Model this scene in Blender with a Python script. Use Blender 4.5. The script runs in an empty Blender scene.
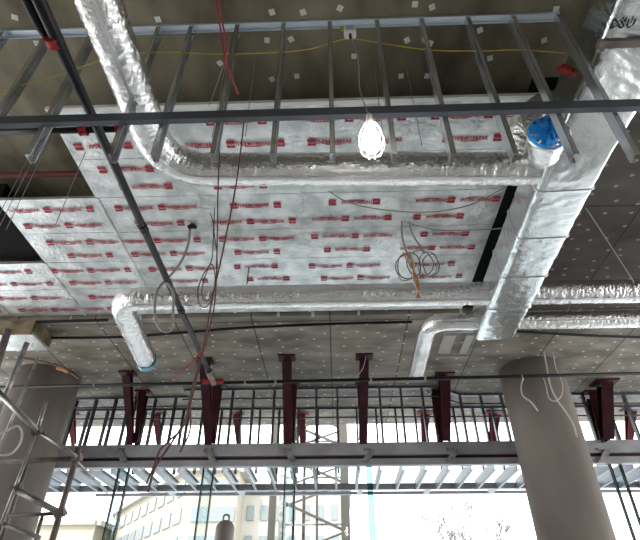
import bpy, bmesh, math, random
from mathutils import Vector, Matrix, noise
random.seed(7)
S = bpy.context.scene; C = S.collection
PI = math.pi
# ------------------------------------------------------------------ camera frame
F = 500.0; VY = 640.0; VX = 340.0; CZ = 1.6
PT = math.atan((VY-270)/F); PS = math.atan((VX-320)/(F/math.cos(PT)))
fw = Vector((-math.sin(PS)*math.cos(PT), math.cos(PS)*math.cos(PT), math.sin(PT)))
rt = Vector((math.cos(PS), math.sin(PS), 0)); up = rt.cross(fw)
def W(px, py, Y=None, h=None, X=None):
    """world point on a chosen real plane (depth Y, height above eye h, or X)"""
    d = fw + rt*((px-320)/F) + up*((270-py)/F)
    t = h/d.z if h is not None else (Y/d.y if Y is not None else X/d.x)
    p = d*t; return Vector((p.x, p.y, p.z+CZ))
def P(x, y, h): return Vector((x, y, h+CZ))

# ------------------------------------------------------------------ materials
def mat(name, col=(.5,.5,.5), rough=.6, metal=0., **k):
    m = bpy.data.materials.new(name); m.use_nodes = True
    b = m.node_tree.nodes['Principled BSDF']
    b.inputs['Base Color'].default_value = (*col, 1); b.inputs['Roughness'].default_value = rough
    b.inputs['Metallic'].default_value = metal
    if metal < .3: b.inputs['Specular IOR Level'].default_value = .22
    for kk, v in k.items(): b.inputs[kk].default_value = v
    return m
def nodes(m): return m.node_tree.nodes, m.node_tree.links, m.node_tree.nodes['Principled BSDF']
def add_noise_color(m, c1, c2, scale=3., detail=6., stretch=(1,1,1), lo=.35, hi=.65, coord='Object'):
    N, L, b = nodes(m)
    tc = N.new('ShaderNodeTexCoord'); mp = N.new('ShaderNodeMapping'); mp.inputs['Scale'].default_value = stretch
    nz = N.new('ShaderNodeTexNoise'); nz.inputs['Scale'].default_value = scale; nz.inputs['Detail'].default_value = detail
    rp = N.new('ShaderNodeValToRGB'); rp.color_ramp.elements[0].position = lo; rp.color_ramp.elements[1].position = hi
    rp.color_ramp.elements[0].color = (*c1, 1); rp.color_ramp.elements[1].color = (*c2, 1)
    L.new(tc.outputs[coord], mp.inputs[0]); L.new(mp.outputs[0], nz.inputs['Vector']); L.new(nz.outputs[0], rp.inputs[0])
    L.new(rp.outputs[0], b.inputs['Base Color']); return rp.outputs[0], mp.outputs[0]
def add_bump(m, scale=30., strength=.4, dist=.01, stretch=(1,1,1), detail=4.):
    N, L, b = nodes(m)
    tc = N.new('ShaderNodeTexCoord'); mp = N.new('ShaderNodeMapping'); mp.inputs['Scale'].default_value = stretch
    nz = N.new('ShaderNodeTexNoise'); nz.inputs['Scale'].default_value = scale; nz.inputs['Detail'].default_value = detail
    bp = N.new('ShaderNodeBump'); bp.inputs['Strength'].default_value = strength; bp.inputs['Distance'].default_value = dist
    L.new(tc.outputs['Object'], mp.inputs[0]); L.new(mp.outputs[0], nz.inputs['Vector'])
    L.new(nz.outputs[0], bp.inputs['Height']); L.new(bp.outputs[0], b.inputs['Normal'])

M = {}
M['foil'] = mat('crinkled_foil', (.80,.80,.79), .27, 1.0); add_bump(M['foil'], 34, .6, .02, (1,1,1), 6)
M['foil_smooth'] = mat('smooth_foil_wrap', (.72,.76,.76), .24, 1.0); add_bump(M['foil_smooth'], 16, .22, .02, (1,1,1), 5)
M['foil_tape'] = mat('foil_tape', (.93,.93,.94), .3, 1.0); add_bump(M['foil_tape'], 60, .3, .004)
M['board_foil'] = mat('foil_faced_board', (.72,.75,.76), .36, .72)
add_noise_color(M['board_foil'], (.54,.575,.57), (.86,.88,.87), 4.5, 12, (1,1,1), .36, .64); add_bump(M['board_foil'], 22, .6, .02, (1,1,1), 8)
M['print'] = mat('red_print', (.38,.025,.045), .5)
M['concrete'] = mat('slab_concrete', (.2,.18,.13), .8)
add_noise_color(M['concrete'], (.085,.075,.05), (.32,.285,.20), 2.1, 12, (1,.5,1), .3, .72); add_bump(M['concrete'], 9, .3, .01)
M['wall_dark'] = mat('dark_blocker_wall', (.05,.047,.043), .85)  # kept dark so the unseen rear wall throws little light back
M['column'] = mat('column_concrete', (.3,.27,.24), .75)
add_noise_color(M['column'], (.15,.13,.113), (.27,.238,.21), 1.3, 8, (1,1,.4), .3, .7); add_bump(M['column'], 20, .15, .004)
M['floor'] = mat('floor_concrete', (.5,.49,.47), .7); add_noise_color(M['floor'], (.13,.125,.12), (.78,.77,.75), .55, 10, (1,1,1), .42, .56)  # strong patches on the unseen floor, added for streaky foil reflections
M['ground'] = mat('paving', (.5,.49,.47), .8); add_noise_color(M['ground'], (.42,.41,.4), (.55,.54,.52), .5, 6)
M['galv'] = mat('galvanised_steel', (.60,.63,.67), .22, .88); add_noise_color(M['galv'], (.56,.585,.61), (.78,.80,.83), 14, 4, (1,1,.2)); 
M['galv_light'] = mat('new_galvanised_steel', (.72,.8,.88), .38, .7)
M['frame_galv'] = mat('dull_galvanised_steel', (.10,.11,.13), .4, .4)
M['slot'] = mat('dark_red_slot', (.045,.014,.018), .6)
M['joist'] = mat('joist_steel', (.20,.225,.25), .4, .4)
M['beam'] = mat('grey_painted_steel', (.36,.36,.38), .45, .3); add_noise_color(M['beam'], (.30,.30,.32), (.42,.42,.45), 2, 5, (1,1,1))
M['redsteel'] = mat('oxide_red_steel', (.08,.01,.02), .5); add_noise_color(M['redsteel'], (.024,.004,.008), (.055,.008,.015), 4, 5)
M['redsteel2'] = mat('faded_red_steel', (.13,.02,.026), .55)
M['blackpipe'] = mat('black_pipe', (.006,.006,.007), .45, .0, **{'Specular IOR Level': .25}); add_bump(M['blackpipe'], 40, .1, .003)
M['black'] = mat('black_shade_and_grille', (.006,.006,.006), .95)  # flat black; on the gap boards it stands in for recess shade
M['redfit'] = mat('red_fitting', (.28,.02,.02), .45)
M['redpipe'] = mat('red_brown_conduit', (.14,.035,.035), .55)
M['blue'] = mat('blue_plastic_sheet', (.03,.32,.85), .22); add_bump(M['blue'], 16, .5, .02)
M['paleblue'] = mat('pale_blue_plastic', (.14,.38,.50), .3); add_bump(M['paleblue'], 22, .5, .02)
M['white'] = mat('white_plastic', (.75,.75,.72), .5)
M['greycable'] = mat('grey_cable', (.27,.27,.26), .55)
M['darkcable'] = mat('dark_cable', (.07,.06,.06), .5)
M['pinkcable'] = mat('red_cable', (.40,.07,.08), .5)
M['brickcable'] = mat('brown_red_cable', (.13,.065,.055), .5)
M['yellow'] = mat('yellow_cable', (.62,.45,.03), .5)
M['orange'] = mat('orange_cable', (.42,.2,.08), .55)
M['whitecable'] = mat('white_cable', (.55,.53,.5), .5)
M['scaf'] = mat('scaffold_tube', (.42,.41,.40), .42, .55); add_noise_color(M['scaf'], (.18,.175,.17), (.40,.39,.37), 8, 5)
M['scafdark'] = mat('weathered_scaffold_tube', (.16,.12,.1), .55, .3); add_noise_color(M['scafdark'], (.10,.08,.075), (.22,.17,.15), 8, 5)
M['brownboard'] = mat('brown_board_edge', (.22,.17,.1), .75); add_noise_color(M['brownboard'], (.14,.11,.06), (.3,.24,.15), 5, 5)
M['greenfit'] = mat('green_sticker', (.3,.5,.05), .5)
M['panel'] = mat('pale_grey_panel', (.42,.42,.38), .6)
M['cream'] = mat('cream_facade', (.74,.68,.56), .8); add_noise_color(M['cream'], (.29,.26,.205), (.36,.325,.26), .4, 5)
M['offwhite'] = mat('off_white_facade', (.37,.35,.305), .8)
M['winglass'] = mat('far_window_glass', (.19,.21,.215), .35)
M['tower'] = mat('weathered_steel_mast', (.075,.068,.058), .6)
M['bark'] = mat('bare_bark', (.17,.15,.14), .9)
M['canister'] = mat('grey_brown_canister', (.24,.215,.2), .5)
M['marker'] = mat('marker_ink', (.02,.02,.03), .6)
M['bluelabel'] = mat('blue_print', (.12,.16,.5), .5)
m = M['lampglow'] = mat('glowing_bulb', (1,1,1), .4)
nodes(m)[2].inputs['Emission Color'].default_value = (1,.98,.9,1); nodes(m)[2].inputs['Emission Strength'].default_value = 22

# soffit boards: joints and small fixing discs belong to the board surface
def soffit_mat(name, c1, c2, pin, sc=2.9):
    m = mat(name, c1, .55); N, L, b = nodes(m)
    col, _ = add_noise_color(m, c1, c2, 2.6, 12, (.6,1.2,1), .34, .68)
    tc = N.new('ShaderNodeTexCoord')
    vo = N.new('ShaderNodeTexVoronoi'); vo.inputs['Scale'].default_value = sc; vo.inputs['Randomness'].default_value = .6
    vo.voronoi_dimensions = '2D'
    lt = N.new('ShaderNodeMath'); lt.operation = 'LESS_THAN'; lt.inputs[1].default_value = .022*sc
    mpv = N.new('ShaderNodeMapping'); mpv.inputs['Scale'].default_value = (.85,1.15,1)
    L.new(tc.outputs['Object'], mpv.inputs[0]); L.new(mpv.outputs[0], vo.inputs['Vector']); L.new(vo.outputs['Distance'], lt.inputs[0])
    br = N.new('ShaderNodeTexBrick'); br.inputs['Scale'].default_value = 1; br.inputs['Brick Width'].default_value = 1.2
    br.inputs['Row Height'].default_value = 2.4; br.offset = 0; br.inputs['Mortar Size'].default_value = .012
    br.inputs['Color1'].default_value = (1,1,1,1); br.inputs['Color2'].default_value = (.8,.8,.8,1); br.inputs['Mortar'].default_value = (.3,.3,.3,1)
    mpb = N.new('ShaderNodeMapping'); mpb.inputs['Location'].default_value = (.06,.55,0)
    L.new(tc.outputs['Object'], mpb.inputs[0]); L.new(mpb.outputs[0], br.inputs['Vector'])
    mu = N.new('ShaderNodeMix'); mu.data_type = 'RGBA'; mu.blend_type = 'MULTIPLY'; mu.inputs[0].default_value = 1
    L.new(col, mu.inputs[6]); L.new(br.outputs['Color'], mu.inputs[7])
    mx = N.new('ShaderNodeMix'); mx.data_type = 'RGBA'; mx.inputs[7].default_value = (*pin, 1)
    L.new(lt.outputs[0], mx.inputs[0]); L.new(mu.outputs[2], mx.inputs[6]); L.new(mx.outputs[2], b.inputs['Base Color'])
    add_bump(m, 12, .25, .008); return m
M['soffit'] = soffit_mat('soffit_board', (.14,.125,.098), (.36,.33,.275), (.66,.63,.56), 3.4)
M['soffit_dark'] = soffit_mat('dark_soffit_board', (.05,.041,.034), (.09,.077,.065), (.24,.215,.185), 4.2)  # dark board colour with the shade away from the facade put in

def glass_mat(name, tint, refl=.08):
    m = bpy.data.materials.new(name); m.use_nodes = True; N = m.node_tree.nodes; L = m.node_tree.links; N.clear()
    o = N.new('ShaderNodeOutputMaterial'); t = N.new('ShaderNodeBsdfTransparent'); t.inputs[0].default_value = (*tint, 1)
    g = N.new('ShaderNodeBsdfGlossy'); g.inputs['Roughness'].default_value = .03
    mx = N.new('ShaderNodeMixShader'); fr = N.new('ShaderNodeFresnel'); fr.inputs[0].default_value = 1.3
    L.new(fr.outputs[0], mx.inputs[0]); L.new(t.outputs[0], mx.inputs[1]); L.new(g.outputs[0], mx.inputs[2]); L.new(mx.outputs[0], o.inputs[0])
    return m
M['glass'] = glass_mat('clear_glass', (.97,.99,.985))
M['finglass'] = glass_mat('fin_glass', (.86,.93,.93))
M['cyanglass'] = glass_mat('cyan_fin_glass', (.40,.56,.59))

# ------------------------------------------------------------------ mesh helpers
def obj(name, bm, m, parent=None, smooth=False):
    me = bpy.data.meshes.new(name); bm.normal_update(); bm.to_mesh(me); bm.free()
    if smooth:
        for p in me.polygons: p.use_smooth = True
    me.materials.append(m if not isinstance(m, str) else M[m])
    o = bpy.data.objects.new(name, me); C.objects.link(o)
    if parent is not None:
        o.parent = parent; o.matrix_parent_inverse = Matrix.Translation(-parent.location)
    return o
def tag(o, label, cat, group=None):
    o['label'] = label; o['category'] = cat
    if group: o['group'] = group
    return o
def thing(name, label, cat, loc, group=None):
    o = bpy.data.objects.new(name, None); C.objects.link(o); o.location = loc
    o.empty_display_size = .1; return tag(o, label, cat, group)
def struct(name, bm, m, parent=None):
    o = obj(name, bm, m, parent)
    if parent is None: o['kind'] = 'structure'
    return o
def NB(): return bmesh.new()
def box(bm, x0, x1, y0, y1, h0, h1):
    z0, z1 = h0+CZ, h1+CZ
    v = [bm.verts.new(p) for p in ((x0,y0,z0),(x1,y0,z0),(x1,y1,z0),(x0,y1,z0),(x0,y0,z1),(x1,y0,z1),(x1,y1,z1),(x0,y1,z1))]
    for f in ((3,2,1,0),(4,5,6,7),(0,1,5,4),(1,2,6,5),(2,3,7,6),(3,0,4,7)): bm.faces.new([v[i] for i in f])
    return bm
def obox(bm, a, b, w, d, upv=Vector((0,0,1))):
    """bar of section w (sideways) x d (along upv) from a to b"""
    t = (b-a).normalized(); s = t.cross(upv).normalized(); u = s.cross(t).normalized()
    r = []
    for p in (a, b):
        r.append([bm.verts.new(p + s*(sx*w/2) + u*(sy*d/2)) for sx, sy in ((-1,-1),(1,-1),(1,1),(-1,1))])
    for i in range(4): bm.faces.new((r[0][i], r[0][(i+1)%4], r[1][(i+1)%4], r[1][i]))
    bm.faces.new(r[0][::-1]); bm.faces.new(r[1]); return bm
def frames(pts):
    n = len(pts); T = []
    for i in range(n):
        a = pts[max(i-1,0)]; b = pts[min(i+1,n-1)]; T.append((b-a).normalized())
    u = Vector((0,0,1))
    if abs(T[0].dot(u)) > .95: u = Vector((0,-1,0))
    out = []
    for t in T:
        u = (u - t*u.dot(t)).normalized(); out.append((t, t.cross(u).normalized(), u))
    return out
def tube(bm, pts, r, n=8, cap=True):
    pts = [Vector(p) for p in pts]; fr = frames(pts); rings = []
    for i, (p, (t, s, u)) in enumerate(zip(pts, fr)):
        rr = r[i] if isinstance(r, (list, tuple)) else r
        rings.append([bm.verts.new(p + (s*math.cos(2*PI*k/n) + u*math.sin(2*PI*k/n))*rr) for k in range(n)])
    for a, b in zip(rings, rings[1:]):
        for k in range(n): bm.faces.new((a[k], a[(k+1)%n], b[(k+1)%n], b[k]))
    if cap: bm.faces.new(rings[0][::-1]); bm.faces.new(rings[-1])
    return bm
def smooth_pts(pts, k=6):
    """Catmull-Rom"""
    pts = [Vector(p) for p in pts]; q = [pts[0]*2-pts[1]] + pts + [pts[-1]*2-pts[-2]]; out = []
    for i in range(1, len(q)-2):
        a, b, c, d = q[i-1:i+3]
        for j in range(k):
            t = j/k
            out.append(.5*((2*b) + (c-a)*t + (2*a-5*b+4*c-d)*t*t + (3*b-a-3*c+d)*t**3))
    out.append(pts[-1]); return out
def rounded(pts, rad, step=.025):
    """polyline with filleted corners, resampled"""
    pts = [Vector(p) for p in pts]; raw = [pts[0]]
    for i in range(1, len(pts)-1):
        a, b, c = pts[i-1:i+2]; d1 = (a-b).normalized(); d2 = (c-b).normalized()
        r = min(rad, (a-b).length*.48, (c-b).length*.48)
        for j in range(13):
            t = j/12; raw.append((b+d1*r)*(1-t)**2 + b*2*t*(1-t) + (b+d2*r)*t*t)
    raw.append(pts[-1]); out = [raw[0]]; acc = 0
    for a, b in zip(raw, raw[1:]):
        L = (b-a).length
        if L < 1e-6: continue
        d = step-acc
        while d <= L: out.append(a + (b-a)*(d/L)); d += step
        acc = L-(d-step)
    out.append(raw[-1]); return out
def duct(bm, path, prof, amp=.008, seed=0., fs=20., n_cap=True, fine=.7):
    """foil wrap swept along path. prof(i/n) -> list of (s,u) outline points; wrinkles run round the duct"""
    fr = frames(path); rings = []; d = 0
    for i, (p, (t, s, u)) in enumerate(zip(path, fr)):
        if i: d += (p-path[i-1]).length
        ring = []
        for (a, b) in prof(i/(len(path)-1)):
            v = s*a + u*b; q = v.normalized()
            n1 = noise.noise(Vector((d*fs+seed, q.x*2.2+q.y*1.1, q.z*2.2+seed)))
            n2 = noise.noise(Vector((d*fs*.35+q.z*3+seed*2, q.x*4, q.z*4+q.y*3)))
            n3 = noise.noise(Vector((d*5+q.x*2, q.y*1.5, q.z*3.5+seed)))
            n4 = noise.noise(Vector((d*fs*2.6+seed*3, q.x*3+q.y, q.z*4)))
            disp = amp*(1.0-3.0*abs(n1)) + amp*.7*n2 + amp*.5*n3 + amp*fine*n4
            ring.append(bm.verts.new(p + v + q*disp))
        rings.append(ring)
    n = len(rings[0])
    for a, b in zip(rings, rings[1:]):
        for k in range(n): bm.faces.new((a[k], a[(k+1)%n], b[(k+1)%n], b[k]))
    if n_cap: bm.faces.new(rings[0][::-1]); bm.faces.new(rings[-1])
    return bm
def circ(r, n=40): return lambda t: [(r*math.cos(2*PI*k/n), r*math.sin(2*PI*k/n)) for k in range(n)]
def rrect(w, h, c=.09, n=7, m=7):
    out = []
    cs = [(w/2-c, h/2-c, 0), (-w/2+c, h/2-c, PI/2), (-w/2+c, -h/2+c, PI), (w/2-c, -h/2+c, 1.5*PI)]
    for i, (cx, cy, a0) in enumerate(cs):
        for j in range(n): a = a0 + PI/2*j/(n-1); out.append((cx+c*math.cos(a), cy+c*math.sin(a)))
        nx, ny, a1 = cs[(i+1)%4]; e = out[-1]; st = (nx+c*math.cos(a1), ny+c*math.sin(a1))
        for j in range(1, m): out.append((e[0]+(st[0]-e[0])*j/m, e[1]+(st[1]-e[1])*j/m))
    return out
def seam(bm, path, r, ang, w=.03, th=.006):
    """a raised tape line running along the duct at angle ang"""
    fr = frames(path); prev = None
    for p, (t, s, u) in zip(path, fr):
        q = s*math.cos(ang)+u*math.sin(ang); tg = s*-math.sin(ang)+u*math.cos(ang)
        c = [bm.verts.new(p+q*(r)+tg*(-w/2)), bm.verts.new(p+q*(r+th)+tg*(-w/2)), bm.verts.new(p+q*(r+th)+tg*(w/2)), bm.verts.new(p+q*r+tg*(w/2))]
        if prev:
            for k in range(4): bm.faces.new((prev[k], prev[(k+1)%4], c[(k+1)%4], c[k]))
        prev = c
    return bm
def cstud(bm, x, y, h0, h1, web=.09, fl=.036, th=.0022, open_dir=1):
    """C stud standing vertical, web along Y, open toward +X*open_dir"""
    s = open_dir
    xs = sorted((x, x+s*th)); box(bm, xs[0], xs[1], y, y+web, h0, h1)
    for yy in (y, y+web-th):
        xs = sorted((x, x+s*fl)); box(bm, xs[0], xs[1], yy, yy+th, h0, h1)
    xs = sorted((x+s*fl, x+s*(fl-th)))
    box(bm, xs[0], xs[1], y, y+.009, h0, h1); box(bm, xs[0], xs[1], y+web-.009, y+web, h0, h1)
    return bm
ORD = 'first second third fourth fifth sixth seventh eighth ninth tenth eleventh twelfth thirteenth fourteenth fifteenth'.split()

# ================================================================== SETTING
struct('floor', box(NB(), -14, 14, -4.8, 12.5, -1.8, -1.6), 'floor')
struct('ground', box(NB(), -80, 80, 12.5, 90, -2.0, -1.62), 'ground')
struct('ceiling', box(NB(), -14, 14, -4.8, 6.7, 4.42, 4.75), 'concrete')
struct('blocker_wall_back', box(NB(), -14, 14, -4.8, -4.5, -1.6, 4.75), 'wall_dark')  # unseen wall added close behind the camera to darken camera-facing steel
# lower soffit: one band behind the insulation boards and one dark band to the right
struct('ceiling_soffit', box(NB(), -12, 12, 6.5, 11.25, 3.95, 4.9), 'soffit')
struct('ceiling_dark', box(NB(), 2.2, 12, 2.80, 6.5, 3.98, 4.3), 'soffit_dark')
struct('gap_shade_1', box(NB(), 1.93, 2.2, 2.8, 6.5, 4.06, 4.3), 'black')  # black board painting the shade of the gap right of the foil
struct('gap_shade_2', box(NB(), -12, -3.80, 3.99, 5.14, 4.1, 4.3), 'black')  # black board painting the shade of the recess at left

# concrete columns
for (x, y, lab) in ((3.54, 8.50, 'round bare concrete column at right, loose white cables over its top'), (-5.31, 8.50, 'round bare concrete column at left behind the scaffold tubes')):
    bm = NB(); n = 64; rings = []
    for h in (-1.6, 1.0, 3.0, 3.95):
        rings.append([bm.verts.new((x+.54*math.cos(2*PI*k/n), y+.54*math.sin(2*PI*k/n), h+CZ)) for k in range(n)])
    for a, b in zip(rings, rings[1:]):
        for k in range(n): bm.faces.new((a[k], a[(k+1)%n], b[(k+1)%n], b[k]))
    bm.faces.new(rings[0][::-1]); bm.faces.new(rings[-1])
    tag(obj('concrete_column', bm, 'column', smooth=True), lab, 'column')

# square white washers on the slab
wpx = [(272,12),(303,12),(267,40),(291,39),(354,56),(297,76),(272,79),(415,4),(407,40),(401,76),(220,63),(432,7),(556,9),(430,43),(544,40),(490,58),(427,76),(15,17),(37,43),(158,19),(340,8),(480,30)]
for i, (px, py) in enumerate(wpx):
    p = W(px, py, h=4.42); a = random.uniform(-.5,.5)
    bm = NB()
    for hw, z0, z1 in ((.025, -.008, 0), (.010, -.016, -.008)):
        q = []
        for zz in (z0, z1):
            for k in range(4): q.append(bm.verts.new((p.x+hw*1.41*math.cos(a+PI/4+k*PI/2), p.y+hw*1.41*math.sin(a+PI/4+k*PI/2), p.z+zz)))
        for f in ((3,2,1,0),(4,5,6,7),(0,1,5,4),(1,2,6,5),(2,3,7,6),(3,0,4,7)): bm.faces.new([q[j] for j in f])
    tag(obj('ceiling_washer', bm, 'white'), 'small white square washer fixed to the bare concrete ceiling slab', 'washer', 'white square washers on the concrete slab')

# ================================================================== FOIL INSULATION BOARDS
_txt = {}
def text_mesh(body, size):
    if (body,size) in _txt: return _txt[(body,size)]
    cu = bpy.data.curves.new('lettering', 'FONT'); cu.body = body; cu.size = size; cu.resolution_u = 1
    cu.align_x = 'CENTER'; cu.align_y = 'CENTER'; cu.offset = size*.03
    o = bpy.data.objects.new('lettering', cu); C.objects.link(o)
    dg = bpy.context.evaluated_depsgraph_get(); me = bpy.data.meshes.new_from_object(o.evaluated_get(dg))
    bpy.data.objects.remove(o); _txt[(body,size)] = me; return me
def add_flat(bm, me, fn):
    vs = [bm.verts.new(fn(v.co.x, v.co.y)) for v in me.vertices]
    for p in me.polygons:
        try: bm.faces.new([vs[i] for i in p.vertices])
        except ValueError: pass
def quad(bm, pts, fn):
    bm.faces.new([bm.verts.new(fn(*p)) for p in pts])
def logo(bm, cx, cy, h, flip, x0, x1, y0, y1):
    """printed mark: red block and lettering, read from below; clipped to whole marks that fit"""
    s = -1 if flip else 1
    fn = lambda a, b: Vector((cx + s*a, cy - s*b if False else cy + s*b*1.0, h+CZ))
    ok = lambda a: x0 < cx+s*a < x1
    if not (y0+.05 < cy < y1-.05): return
    if ok(-.19) and ok(-.10):
        quad(bm, [(-.20,-.035),(-.115,-.035),(-.115,.006),(-.20,.006)], fn)
        quad(bm, [(-.20,.014),(-.16,.028),(-.115,.020),(-.115,.052),(-.20,.052)], fn)
    if ok(-.09) and ok(.22):
        add_flat(bm, text_mesh('THERMOBREAK', .052), lambda a, b: fn(a*1.0+.065, -b*1.35+.010))
        quad(bm, [(-.02,.034),(.15,.034),(.15,.046),(-.02,.046)], fn)
BX = [-9.6,-8.44,-7.28,-6.12,-4.96,-3.80,-2.64,-1.5,-.36,.79,1.93]
BY = [2.80,3.40,3.96,4.55,5.13,5.75,6.45]
names_x = {5:'left edge',6:'left side',7:'left of centre',8:'centre',9:'right end'}
rowname = ['front row','second row','third row','fourth row','fifth row','rearmost row']
colname = {0:'far left outside',1:'far left outside',2:'far left outside',3:'sixth from the right',4:'fifth from the right',5:'fifth from the right',6:'fourth from the right',7:'third from the right',8:'second from the right',9:'rightmost'}
colname = {9:'rightmost',8:'second from right',7:'third from right',6:'fourth from right',5:'fifth from right',4:'sixth from right',3:'seventh from right',2:'eighth from right'}
for j in range(6):
    for i in range(2, 10):
        x0, x1, y0, y1 = BX[i], BX[i+1], BY[j], BY[j+1]
        if j < 2 and i < 6: continue
        if j in (2,3) and i < 5: continue
        if j >= 4 and i < 3: continue
        if W(0, 290, h=4).x - .6 > x1: continue
        if j < 2 and i == 6: x0 = -2.66
        tilt = random.uniform(-.004,.004)
        t = thing('foil_insulation_board', '', 'insulation board', P((x0+x1)/2, (y0+y1)/2, 4.0), 'foil boards on the ceiling')
        t['label'] = 'silver foil insulation board with red print, %s of the %s' % (colname[i], rowname[j])
        del t['group']
        bm = NB(); nx, ny = 16, 8; g = {}
        for a in range(nx+1):
            for b in range(ny+1):
                X = x0+.004+(x1-x0-.008)*a/nx; Y = y0+.003+(y1-y0-.006)*b/ny
                dz = .006*noise.noise(Vector((X*1.5, Y*2.2, 3))) + .0025*noise.noise(Vector((X*6, Y*6, 9)))
                g[a,b] = bm.verts.new(P(X, Y, 4.0+dz+tilt*(a-nx/2)/nx))
        for a in range(nx):
            for b in range(ny): bm.faces.new((g[a,b], g[a,b+1], g[a+1,b+1], g[a+1,b]))
        e = [g[a,0] for a in range(nx+1)] + [g[nx,b] for b in range(1,ny+1)] + [g[a,ny] for a in range(nx-1,-1,-1)] + [g[0,b] for b in range(ny-1,0,-1)]
        top = [bm.verts.new(v.co+Vector((0,0,.04))) for v in e]
        for k in range(len(e)): bm.faces.new((e[k], e[(k+1)%len(e)], top[(k+1)%len(e)], top[k]))
        bm.faces.new(top)
        obj('foil_face', bm, 'board_foil', t)
        flip = (i in (8,9) and j in (1,2,3)) or (i == 7 and j in (4,5)) or (i == 6 and j < 2) or (i==8 and j==5)
        for r in range(2):
            cy = y0 + (y1-y0)*(.27+.46*r); ph = ((i*37+j*53+r*29) % 100)/100*.52
            cx = x0-.3+ph
            while cx < x1+.3:
                bm = NB(); logo(bm, cx, cy, 3.988, flip, x0+.01, x1-.01, y0, y1); cx += .50
                if len(bm.verts): obj('logo_print', bm, 'print', t)
                else: bm.free()
        if i < 9:   # tape over the joint
            bm = NB(); box(bm, x1-.014, x1+.014, y0, y1, 3.987, 3.992); obj('joint_tape', bm, 'board_foil', t)
# white folded front lip along the first row
tag(obj('foil_edge_strip', obox(NB(), P(-2.66,2.79,4.0), P(1.93,2.79,4.0), .04, .04), 'white'), 'white folded strip along the front edge of the foil boards', 'strip')

# ================================================================== DUCTS
def round_duct(name, label, pts, r, rad, amp=.007, seed=0., seams=((-.6,),), cap=True):
    path = rounded(pts, rad, .0125)
    t = thing(name, label, 'duct', pts[0])
    obj('foil_wrap', duct(NB(), path, circ(r), amp, seed), 'foil', t, smooth=True)
    for a in seams: obj('tape_seam', seam(NB(), path[::3], r+amp*.9, a[0], .022, .012), 'foil_tape', t)
    return t, path
tA, pA = round_duct('foil_round_duct', 'crumpled silver foil duct curving from upper left behind the hanging steel studs',
    [P(-1.57,.9,3.5), P(-1.54,3.12,3.5), P(1.95,3.22,3.5)], .150, .45, .0055, 1.3, ((2.5,), (-1.35,)))
tC, pC = round_duct('foil_round_duct', 'long silver foil duct across the foil boards, blue plastic over its left end',
    [W(147,362,h=3.45), P(-2.74,5.27,3.5), P(4.9,5.30,3.5)], .145, .28, .0055, 7.7, ((-1.2,),))
tD, pD = round_duct('foil_round_duct', 'smaller silver foil duct bending back below the long one at right',
    [W(416,374,h=3.5), P(1.30,5.98,3.5), P(5.4,5.98,3.5)], .115, .30, .005, 4.1, ((-.5,),))

# big rectangular trunk duct
ctrl = [P(2.53,.75,4.10), P(2.52,2.30,4.10), P(2.14,2.92,3.53), P(2.20,6.15,3.52)]
pB = rounded(ctrl, .30, .016)
def profB(t):
    k = min(max((t-.25)/.2, 0), 1)
    w = .66+(.53-.66)*k; h = .46+(.42-.46)*k
    return rrect(w, h, .055, 6, 9)
tB = thing('foil_trunk_duct', 'large foil wrapped trunk duct running back along the right side', 'duct', ctrl[0])
obj('foil_wrap', duct(NB(), pB, profB, .0032, 2.9, 10, fine=.2), 'foil_smooth', tB, smooth=True)
# strapping and creases on the trunk
for f in (.50, .62, .74, .86):
    i = int(f*(len(pB)-1)); fr = frames(pB)[i]; bm = NB()
    ring = [pB[i]+fr[1]*a*1.03+fr[2]*b*1.03 for a, b in rrect(.53,.42,.055)]; ring.append(ring[0])
    tube(bm, ring, .006, 5, False); obj('strap', bm, 'foil_tape', tB, smooth=True)
# marker writing on the upper trunk
bm = NB(); me = text_mesh('DSU', .10)
pc = W(622, 24, h=3.852)
add_flat(bm, me, lambda a, b: Vector((pc.x+a, pc.y-b, 3.846+CZ)))
obj('marker_writing', bm, 'marker', tB)
# dark hanger bar beneath upper trunk
tag(obj('hanger_bar', box(NB(), 2.13, 3.4, 2.16, 2.22, 3.78, 3.82), 'scafdark'), 'dark steel hanger bar crossing under the trunk duct at upper right', 'hanger bar')

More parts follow.
